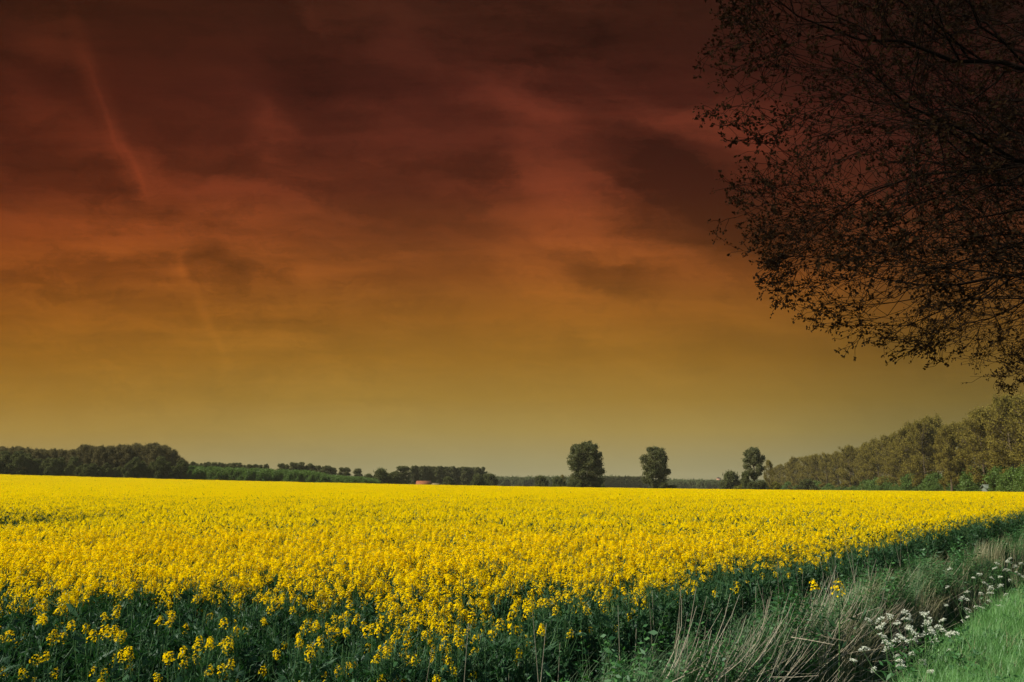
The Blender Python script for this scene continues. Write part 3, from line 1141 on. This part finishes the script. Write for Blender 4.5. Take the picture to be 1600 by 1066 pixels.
# --- near trees of the roadside row (young leaves, filter darkening put into the colours)
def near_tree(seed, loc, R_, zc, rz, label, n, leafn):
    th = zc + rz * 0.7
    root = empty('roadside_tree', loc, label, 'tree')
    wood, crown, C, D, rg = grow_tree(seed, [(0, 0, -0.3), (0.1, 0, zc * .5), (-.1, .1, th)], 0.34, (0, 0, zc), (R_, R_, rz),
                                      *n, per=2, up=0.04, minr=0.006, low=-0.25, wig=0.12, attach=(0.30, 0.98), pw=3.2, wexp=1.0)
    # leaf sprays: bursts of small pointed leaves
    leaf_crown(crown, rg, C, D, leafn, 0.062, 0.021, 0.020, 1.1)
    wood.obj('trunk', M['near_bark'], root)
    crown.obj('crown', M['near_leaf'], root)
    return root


g = float(ground(10.5, 11.0))
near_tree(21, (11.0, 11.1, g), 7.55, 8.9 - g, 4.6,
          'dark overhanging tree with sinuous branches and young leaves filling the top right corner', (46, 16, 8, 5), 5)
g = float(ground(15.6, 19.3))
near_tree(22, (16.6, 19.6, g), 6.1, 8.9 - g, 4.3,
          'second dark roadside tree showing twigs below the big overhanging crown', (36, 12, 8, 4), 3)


# --- tree kinds for the distance
def make_tree(name, seed, h, cz, rx, rz, n, leafn, leaf, clump, mats, label, cat, group=None, trunk_r=.25, per=3, low=-.2, up=.4,
              att=(.25, .98), minr=.02, lean=0, ry=None, ctr=(0, 0), fill=1.0, pw=2.0):
    root = empty(name, (0, 0, -80), label, cat, group)
    wood, crown, C, D, rg = grow_tree(seed, [(0, 0, -.5), (lean * .4, 0, h * .45), (lean, 0, h * .93)], trunk_r, (ctr[0], ctr[1], cz), (rx, ry or rx, rz),
                                      *n, per=per, up=up, minr=minr, low=low, attach=att, fill=fill, pw=pw)
    leaf_crown(crown, rg, C, D, leafn, leaf, leaf * .42, clump)
    wood.obj('trunk', mats[0], root)
    crown.obj('crown', mats[1], root)
    return root


def gpos(px, d, sink=0.0):
    uu = (px - 800) / 1266.0
    x = uu * d
    return (x, d, float(ground(x, d)) - sink)


def top_z(py, d):
    return EYE + pdir(800, py)[1] * d


BL = [M['bark'], M['lone_leaf']]
# first lone tree: three stems grown together
t1 = make_tree('field_tree', 31, 12.4, 6.6, 5.1, 6.6, (44, 10, 6), 6, .38, .28, BL,
               'broad dense dark green tree, widest of the three lone trees beyond the field', 'tree', trunk_r=.34, low=-.35, att=(.03, .97), ry=4.2, pw=2.4, up=.8, fill=1.04)
t2 = make_tree('field_tree', 32, 11.6, 7.0, 3.9, 5.6, (38, 9, 6), 6, .34, .24, BL,
               'round topped green tree, middle of the three lone trees beyond the field', 'tree', trunk_r=.26, low=-.4, att=(.10, .97), lean=.5, ctr=(.2, 0), pw=2.4)
t3 = make_tree('field_tree', 33, 12.0, 8.6, 2.8, 4.0, (26, 8, 6), 5, .30, .20, BL,
               'slim tree with a round head, right of the three lone trees beyond the field', 'tree', trunk_r=.30, low=-.3, att=(.42, .97), lean=-.2)
for t, px, top, hh in ((t1, 916, 698, 12.7), (t2, 1024, 703, 12.1), (t3, 1180, 701, 12.3)):
    d = 232
    loc = gpos(px, d)
    t.location = loc
    s = (top_z(top + 2, d) - loc[2]) / hh
    t.scale = (s, s, s)
# the low side boughs of the third tree and its shrubs
sh0 = make_tree('shrub', 34, 2.6, 1.5, 1.9, 1.5, (16, 7, 5), 5, .26, .2, [M['bark'], M['green_leaf']],
                'dark green shrub at the foot of the right lone tree', 'shrub', trunk_r=.08, low=-.4, att=(.05, .9))
sh0.location = gpos(1176, 226)
dup(sh0, gpos(1190, 228), 1.0, 1.1, 'low dark shrub between the right lone tree and the wood')
dup(sh0, gpos(1166, 231), 2.0, (0.8, .8, 1.9), 'small leafy sapling left against the trunk of the right lone tree')
dup(sh0, gpos(1036, 229), 2.0, (1.0, 1, .9), 'low shrub at the right foot of the middle lone tree')
dup(sh0, gpos(1050, 234), 2.4, (1.1, 1, .7), 'low flat shrub right of the middle lone tree')
dup(sh0, gpos(900, 228), 2.9, (1.2, 1, 1.0), 'shrub under the left side of the broad lone tree')
dup(sh0, gpos(933, 230), 3.5, (1.2, 1, 1.0), 'shrub under the right side of the broad lone tree')

# --- the brown budding wood at right
BW = [M['bud_bark'], M['bud_leaf']]
GB = 'budding brown trees of the wood at the right'
LB = 'golden brown budding tree in the wood edge at the right'
bud = [make_tree('woodland_tree', 41 + i, 15.5, 8.8, (4.4, 5.2, 3.6, 4.8)[i], (7.6, 7.3, 7.8, 7.0)[i], (20, 8, 7), 3, .28, .24, BW, LB, 'tree', GB,
                 trunk_r=.28, low=-.2, up=.7, att=(.14, .98), minr=.035) for i in range(4)]
bused = [False] * 4
prof_px = [1195, 1215, 1240, 1290, 1350, 1400, 1450, 1500, 1550, 1600, 1700, 1800]
prof_d = [620, 560, 460, 385, 315, 262, 222, 192, 168, 148, 120, 104]
prof_t = [737, 733, 721, 712, 701, 687, 664, 668, 645, 628, 600, 570]
rg = np.random.default_rng(77)


def tree_at(protos, used, i, px, d, top, label=None, group=None, hh=16.0, wid=1.0, rz=None):
    j = i % len(protos)
    loc = gpos(px, d)
    s = (top_z(top, d) - loc[2]) / hh
    sc_ = (s * wid, s * wid, s)
    rz = rg.uniform(0, 6.28) if rz is None else rz
    if not used[j]:
        used[j] = True
        protos[j].location = loc
        protos[j].rotation_euler = (0, 0, rz)
        protos[j].scale = sc_
        if label:
            protos[j]['label'] = label
        if group:
            protos[j]['group'] = group
        return protos[j]
    return dup(protos[j], loc, rz, sc_, label, group)


i = 0
for row, (doff, dt) in enumerate(((0, 0), (7, -1), (16, 1), (27, 3))):
    px = 1203 + row * 5
    while px < 1690:
        d = float(np.interp(px, prof_px, prof_d)) + doff
        top = float(np.interp(px, prof_px, prof_t)) + rg.normal() * (0.8 + (px - 1200) * .011) + dt
        tree_at(bud, bused, i, px, d, top)
        px += 1266 * (7.0 if d < 300 else 9.0) / d * rg.uniform(.75, 1.3)
        i += 1
# green undergrowth in front of and under the wood
us = [make_tree('shrub', 51 + k, 4.0, 2.3, 2.3, 2.2, (20, 7, 5), 4, .30, .28, [M['bark'], M['shrub_leaf']],
                'bright green shrub in the undergrowth along the wood at the right', 'shrub', 'green undergrowth shrubs along the right wood',
                trunk_r=.08, low=-.4, att=(.04, .9)) for k in range(3)]
usd = [False] * 3
for k in range(110):
    px = 1195 + (1640 - 1195) * (k + rg.uniform(0, 1)) / 110
    d = float(np.interp(px, prof_px, prof_d)) - rg.uniform(1, 6)
    hh = rg.uniform(2.6, 6.2) if rg.uniform() < .5 else rg.uniform(2.0, 3.6)
    if 1470 < px < 1515 or 1530 < px < 1562:
        if d > 150:
            d += 14
            hh = 3
    loc = gpos(px, d)
    s = hh / 4.3
    j = k % 3
    if not usd[j]:
        usd[j] = True
        us[j].location = loc
        us[j].scale = (s, s, s)
    else:
        dup(us[j], loc, rg.uniform(0, 6), (max(s, .9), max(s, .9), s))
# dark bush at px 1262
b = dup(sh0, gpos(1262, 300), .5, 1.9, 'rounded dark green bush in front of the right wood')
tree_at(bud, bused, 1, 1203, 250, 722, 'brownish tree just right of the slim lone tree', None, wid=.55)
ys = make_tree('shrub', 57, 3.0, 1.7, 2.2, 1.5, (16, 7, 5), 4, .28, .25, [M['bark'], M['yellow_shrub']],
               'yellowish green shrub left of the slim lone tree', 'shrub', trunk_r=.07, low=-.4, att=(.05, .9))
ys.location = gpos(1163, 262)
dup(ys, gpos(1152, 270), 1, .9, 'smaller yellowish shrub beside the round dark bush')
dup(ys, gpos(1210, 262), 2, 1.2, 'olive yellow shrub where the right wood begins')

# --- the wood at left
DW = [M['bark'], M['dark_leaf']]
LD_ = 'dark brownish tree in the wood at the far left'
GD = 'trees of the dark wood at the left'
dk = [make_tree('woodland_tree', 61 + k, 12, 6.6, 3.3, 5.6, (20, 8, 6), 3, .28, .25, DW, LD_, 'tree', GD,
                trunk_r=.22, low=-.3, up=.6, att=(.12, .98), minr=.03) for k in range(3)]
dkd = [False] * 3
gk = [make_tree('woodland_tree', 66 + k, 8, 4.2, 2.4, 4.2, (16, 7, 6), 4, .32, .24, [M['bark'], M['green_leaf']],
                'mid green leafy tree along the foot of the wood at the left', 'tree', 'green trees along the foot of the left wood',
                trunk_r=.18, low=-.4, up=.5, att=(.06, .98), minr=.03) for k in range(3)]
gkd = [False] * 3
lp = [-60, 0, 20, 50, 110, 125, 140, 170, 200, 240, 255, 268, 275, 292]
lt = [698, 701, 702, 705, 706, 699, 700, 700, 697, 697, 699, 707, 716, 722]
i = 0
for row in range(3):
    px = -60 + row * 5
    while px < 286:
        d = 262 + row * 7 + rg.uniform(-2, 2)
        top = float(np.interp(px, lp, lt)) + rg.normal() * 1.8
        tree_at(dk, dkd, i, px, d, top, hh=12.3, wid=.95)
        px += rg.uniform(11, 17)
        i += 1
px = -50
i = 0
while px < 288:
    top = 725 + rg.normal() * 5 if px > 100 else 715 + rg.normal() * 4
    tree_at(gk, gkd, i, px, 252 + rg.uniform(-3, 3), top, hh=8.3, wid=rg.uniform(.9, 1.3))
    top = 0
    px += rg.uniform(7, 14)
    i += 1

# --- hedge belt and the loose tree row behind it
hb = make_tree('hedge', 71, 2.9, 1.6, 2.6, 1.7, (18, 7, 5), 5, .30, .3, [M['bark'], M['shrub_leaf']],
               'x', 'hedge', trunk_r=.07, low=-.5, att=(.03, .9))
wood_me = [c.data for c in hb.children if c.name.startswith('crown')][0]
for c in list(hb.children):
    bpy.data.objects.remove(c)
bpy.data.objects.remove(hb)
hc = proto_collection('hedge_proto', [wood_me])
hx, hy, hs = [], [], []
for k in range(420):
    px = rg.uniform(284, 585)
    d = rg.uniform(275, 300)
    X_, Y_, Z_ = gpos(px, d)
    hx.append((X_, Y_, Z_))
    tgt = np.interp(px, [284, 330, 480, 520, 585], [734, 736, 741, 747, 751])
    hs.append((top_z(float(tgt), d) - Z_) / 3.2 * rg.uniform(.82, 1.0))
hs = np.array(hs)
scatter('thicket', np.array(hx), np.stack([0 * hs, 0 * hs, rg.uniform(0, 6, len(hs))], -1), np.stack([hs * 0 + 1.0, hs * 0 + 1.0, hs], -1),
        np.zeros(len(hs)), hc, 'low bright green thicket between the left wood and the farm', 'thicket')

PW = [M['bark'], M['lone_leaf']]
pop = [make_tree('poplar', 81 + k, 13, 8.0, 1.75, 5.2, (22, 6, 5), 4, .34, .22, PW, 'slender poplar in the dense row behind the orange roofed house', 'tree',
                 'poplars in the row behind the house', trunk_r=.17, low=-.1, up=.9, att=(.22, .98), minr=.03) for k in range(4)]
popd = [False] * 4
for k in range(24):
    px = 645 + 4.75 * k
    tree_at(pop, popd, k, px + rg.uniform(-.6, .6), 420 + rg.uniform(-2, 2), 728.5 + k * .12 + rg.normal() * .6, hh=13.4, wid=1.25)
LR = 'small crowned tree in the loose row above the green thicket'
GR = 'trees in the loose row above the thicket'
px = 290
k = 0
while px < 522:
    top = np.interp(px, [290, 330, 360, 430, 450, 470, 520], [724, 723, 724, 728, 724, 725, 729]) + rg.normal() * 1.1
    if not 416 < px < 432:
        tree_at(pop, [True] * 4, k, px, 372 + rg.uniform(-6, 6), float(top), LR, GR, hh=13.4, wid=rg.uniform(1.2, 1.8))
    px += rg.uniform(5.5, 9)
    k += 1
for px, top, w, lab in ((533, 731, 1.6, 'left tree of the pair between the loose row and the round bush'),
                        (541, 731, 1.5, 'right tree of the pair between the loose row and the round bush'),
                        (558, 732, 1.7, 'single small round tree right of the loose row'),
                        (625, 729, 1.9, 'tall tree left of the gap beside the poplar row'),
                        (633, 729, 1.8, 'tall tree at the gap just left of the poplar row'),
                        (616, 738, 2.0, 'lower tree on the left flank of the tall trees by the gap')):
    tree_at(pop, [True] * 4, int(px), px, 350, top, lab, None, hh=13.4, wid=w)
for o in COL.objects:
    if o.type == 'EMPTY' and o.get('label', '').find(' of the pair ') > 0 or o.get('label', '') in (
            'single small round tree right of the loose row', 'tall tree left of the gap beside the poplar row',
            'tall tree at the gap just left of the poplar row', 'lower tree on the left flank of the tall trees by the gap'):
        if 'group' in o:
            del o['group']
for px, d, top, w, lab in ((595, 300, 738, 1.7, 'round dark green bush on the horizon left of the farm'),
                           (575, 310, 745, 1.4, 'low bush left of the round dark bush'),
                           (613, 305, 743, 1.5, 'low bush right of the round dark bush'),
                           (700, 300, 749, 1.0, 'dark shrub in front of the poplar row'),
                           (747, 300, 746, 1.2, 'dark shrub at the right end of the poplar row'),
                           (765, 330, 745, 1.2, 'pale shrub just right of the poplar row'),
                           (845, 330, 748, 1.3, 'dark shrub in the gap left of the broad lone tree'),
                           (1143, 330, 743, 1.5, 'isolated round dark bush near the far tower'),
                           (872, 300, 750, .9, 'low shrub left of the broad lone tree')):
    loc = gpos(px, d)
    s = (top_z(top, d) - loc[2]) / 2.9
    dup(sh0, loc, rg.uniform(0, 6), (max(s * .8, w), max(s * .8, w), s), lab)
tree_at(bud, bused, 2, 879, 420, 744, 'faint brown tree left of the broad lone tree', None, hh=16, wid=1.1)
for o in COL.objects:
    if o.get('label', '') in ('faint brown tree left of the broad lone tree', 'brownish tree just right of the slim lone tree') and 'group' in o:
        del o['group']

# distant belt of woodland
fw = make_tree('x', 91, 7, 4, 4.0, 4.2, (18, 6, 5), 4, .8, .6, [M['bark'], M['far_leaf']], 'x', 'x', trunk_r=.2, low=-.5, att=(.03, .95))
fm = [c.data for c in fw.children if c.name.startswith('crown')][0]
for c in list(fw.children):
    bpy.data.objects.remove(c)
bpy.data.objects.remove(fw)
fc = proto_collection('belt_proto', [fm])
fp, fs = [], []
for k in range(520):
    px = rg.uniform(470, 1290)
    d = rg.uniform(720, 780)
    top = np.interp(px, [470, 740, 800, 890, 940, 1000, 1060, 1120, 1160, 1290], [746, 747, 748, 748, 747, 750, 752, 753, 753, 750])
    loc = gpos(px, d)
    fp.append(loc)
    fs.append((top_z(float(top), d) - loc[2]) / 8.2 * rg.uniform(.88, 1.0))
fs = np.array(fs)
scatter('distant_wood', np.array(fp), np.stack([0 * fs, 0 * fs, rg.uniform(0, 6, len(fs))], -1), np.stack([1 + 0 * fs, 1 + 0 * fs, fs], -1), np.zeros(len(fs)), fc,
        'thin far belt of pale green woodland on the horizon', 'woodland')
LP = 'tiny far poplar in the even row between the broad and the middle lone trees'
for k in range(13):
    tree_at(pop, [True] * 4, k, 944 + 4.8 * k, 640, 744.5 + rg.normal() * .4, LP, 'tiny far poplars between the lone trees', hh=13.4, wid=1.25)


# ------------------------------------------------------------------ farm, tower, hut
def gable(mb, x0, x1, y0, y1, ze, zr, over=.25, th=.15):
    """gable roof, ridge along x"""
    ym = (y0 + y1) / 2
    for sgn, yy in ((-1, y0), (1, y1)):
        a = np.array([[x0 - over, yy + sgn * over, ze - over * .5], [x1 + over, yy + sgn * over, ze - over * .5], [x1 + over, ym, zr], [x0 - over, ym, zr]])
        b = a + [0, 0, th]
        V = np.concatenate([a, b])
        mb.add_mesh(V, [(0, 1, 2, 3), (7, 6, 5, 4), (0, 4, 5, 1), (1, 5, 6, 2), (2, 6, 7, 3), (3, 7, 4, 0)])


brick = solid_mat('house_brick', (0.30, 0.16, 0.09), (0.40, 0.22, 0.13), 1.5)
tile = solid_mat('orange_roof_tile', (0.20, 0.065, 0.020), (0.27, 0.09, 0.028), .9, .8)
ochre = solid_mat('ochre_roof', (0.13, 0.095, 0.035), (0.17, 0.125, 0.05), .9)
glass = solid_mat('dark_window', (0.02, 0.02, 0.02), (0.03, 0.03, 0.03), 1, .2, spec=.5)
white = solid_mat('pale_render', (0.08, 0.095, 0.065), (0.13, 0.145, 0.10), 2)


def house(name, px0, px1, pytop, d, depth, eave, wallm, roofm, label, rz=0.0):
    xa, xb = (px0 - 800) / 1266 * d, (px1 - 800) / 1266 * d
    xm = (xa + xb) / 2
    g = float(ground(xm, d))
    H = top_z(pytop, d) - g
    w = (xb - xa) / 2
    root = empty(name, (xm, d, g), label, 'house' if 'house' in name else 'shed', rz=rz)
    wl = MB()
    ze = H * eave
    wl.box(-w, 0, -.6, w, depth, ze)
    # gable ends
    for sx in (-w, w):
        q = .1 if sx > 0 else -.1
        V = np.array([[sx - q, 0, ze], [sx - q, depth, ze], [sx - q, depth / 2, H - .1], [sx - q, depth / 2, H - .1]])
        wl.add_mesh(V, [(0, 1, 2, 3)])
    wl.obj('wall', wallm, root)
    rf = MB()
    gable(rf, -w, w, 0, depth, ze, H - .15)
    rf.obj('roof', roofm, root)
    nwin = 3
    for k in range(nwin):
        wn = MB()
        cx = -w * .65 + k * w * .65
        wn.box(cx - w * .1, -.06, ze * .42, cx + w * .1, -.003, ze * .80)
        wn.obj('window', glass, root)
    return root


house('farm_house', 650, 672, 751.3, 395, 6.0, .62, brick, tile, 'low farmhouse with an orange tiled roof in front of the poplar row')
house('shed', 674, 687, 754.8, 395, 4.0, .75, ochre, ochre, 'low ochre shed right of the orange roofed farmhouse')

d = 900
x0 = (1123.5 - 800) / 1266 * d
g = float(ground(x0, d))
root = empty('church_tower', (x0, d, g), 'small pinkish brick tower far away left of the round bush', 'tower', rz=.5)
mb = MB()
H = top_z(748, d) - g
mb.box(-1.7, -1.7, -1, 1.7, 1.7, H)
mb.box(-1.95, -1.95, H, 1.95, 1.95, H + .35)
mb.obj('wall', brick, root)
mb = MB()
V = np.array([[-1.9, -1.9, H + .35], [1.9, -1.9, H + .35], [1.9, 1.9, H + .35], [-1.9, 1.9, H + .35], [-.15, -.15, H + 1.7], [.15, -.15, H + 1.7], [.15, .15, H + 1.7], [-.15, .15, H + 1.7]])
mb.add_mesh(V, [(0, 1, 5, 4), (1, 2, 6, 5), (2, 3, 7, 6), (3, 0, 4, 7), (4, 5, 6, 7)])
mb.obj('roof', glass, root)
for a in range(4):
    mb = MB()
    mb.box(-.45, -1.76, H * .72, .45, -1.703, H * .90)
    o = mb.obj('window', glass, root)
    o.rotation_euler = (0, 0, a * math.pi / 2)

house('shed', 1541, 1553, 757.0, 163, 1.6, .7, white, white, 'small pale hut between tree trunks at the right edge of the field')


# ------------------------------------------------------------------ thin air haze
hz = bpy.data.materials.new('haze')
hz.use_nodes = True
nt = hz.node_tree
for n in list(nt.nodes):
    nt.nodes.remove(n)
pv = nt.nodes.new('ShaderNodeVolumePrincipled')
pv.inputs['Color'].default_value = (0.95, 0.86, 0.58, 1)
pv.inputs['Density'].default_value = 0.00010
ou = nt.nodes.new('ShaderNodeOutputMaterial')
nt.links.new(pv.outputs[0], ou.inputs['Volume'])
mb = MB()
mb.box(-1500, -60, -6, 1500, 1400, 24)
o = mb.obj('haze', hz)
tag(o, 'thin pale haze in the air over the field', kind='stuff')
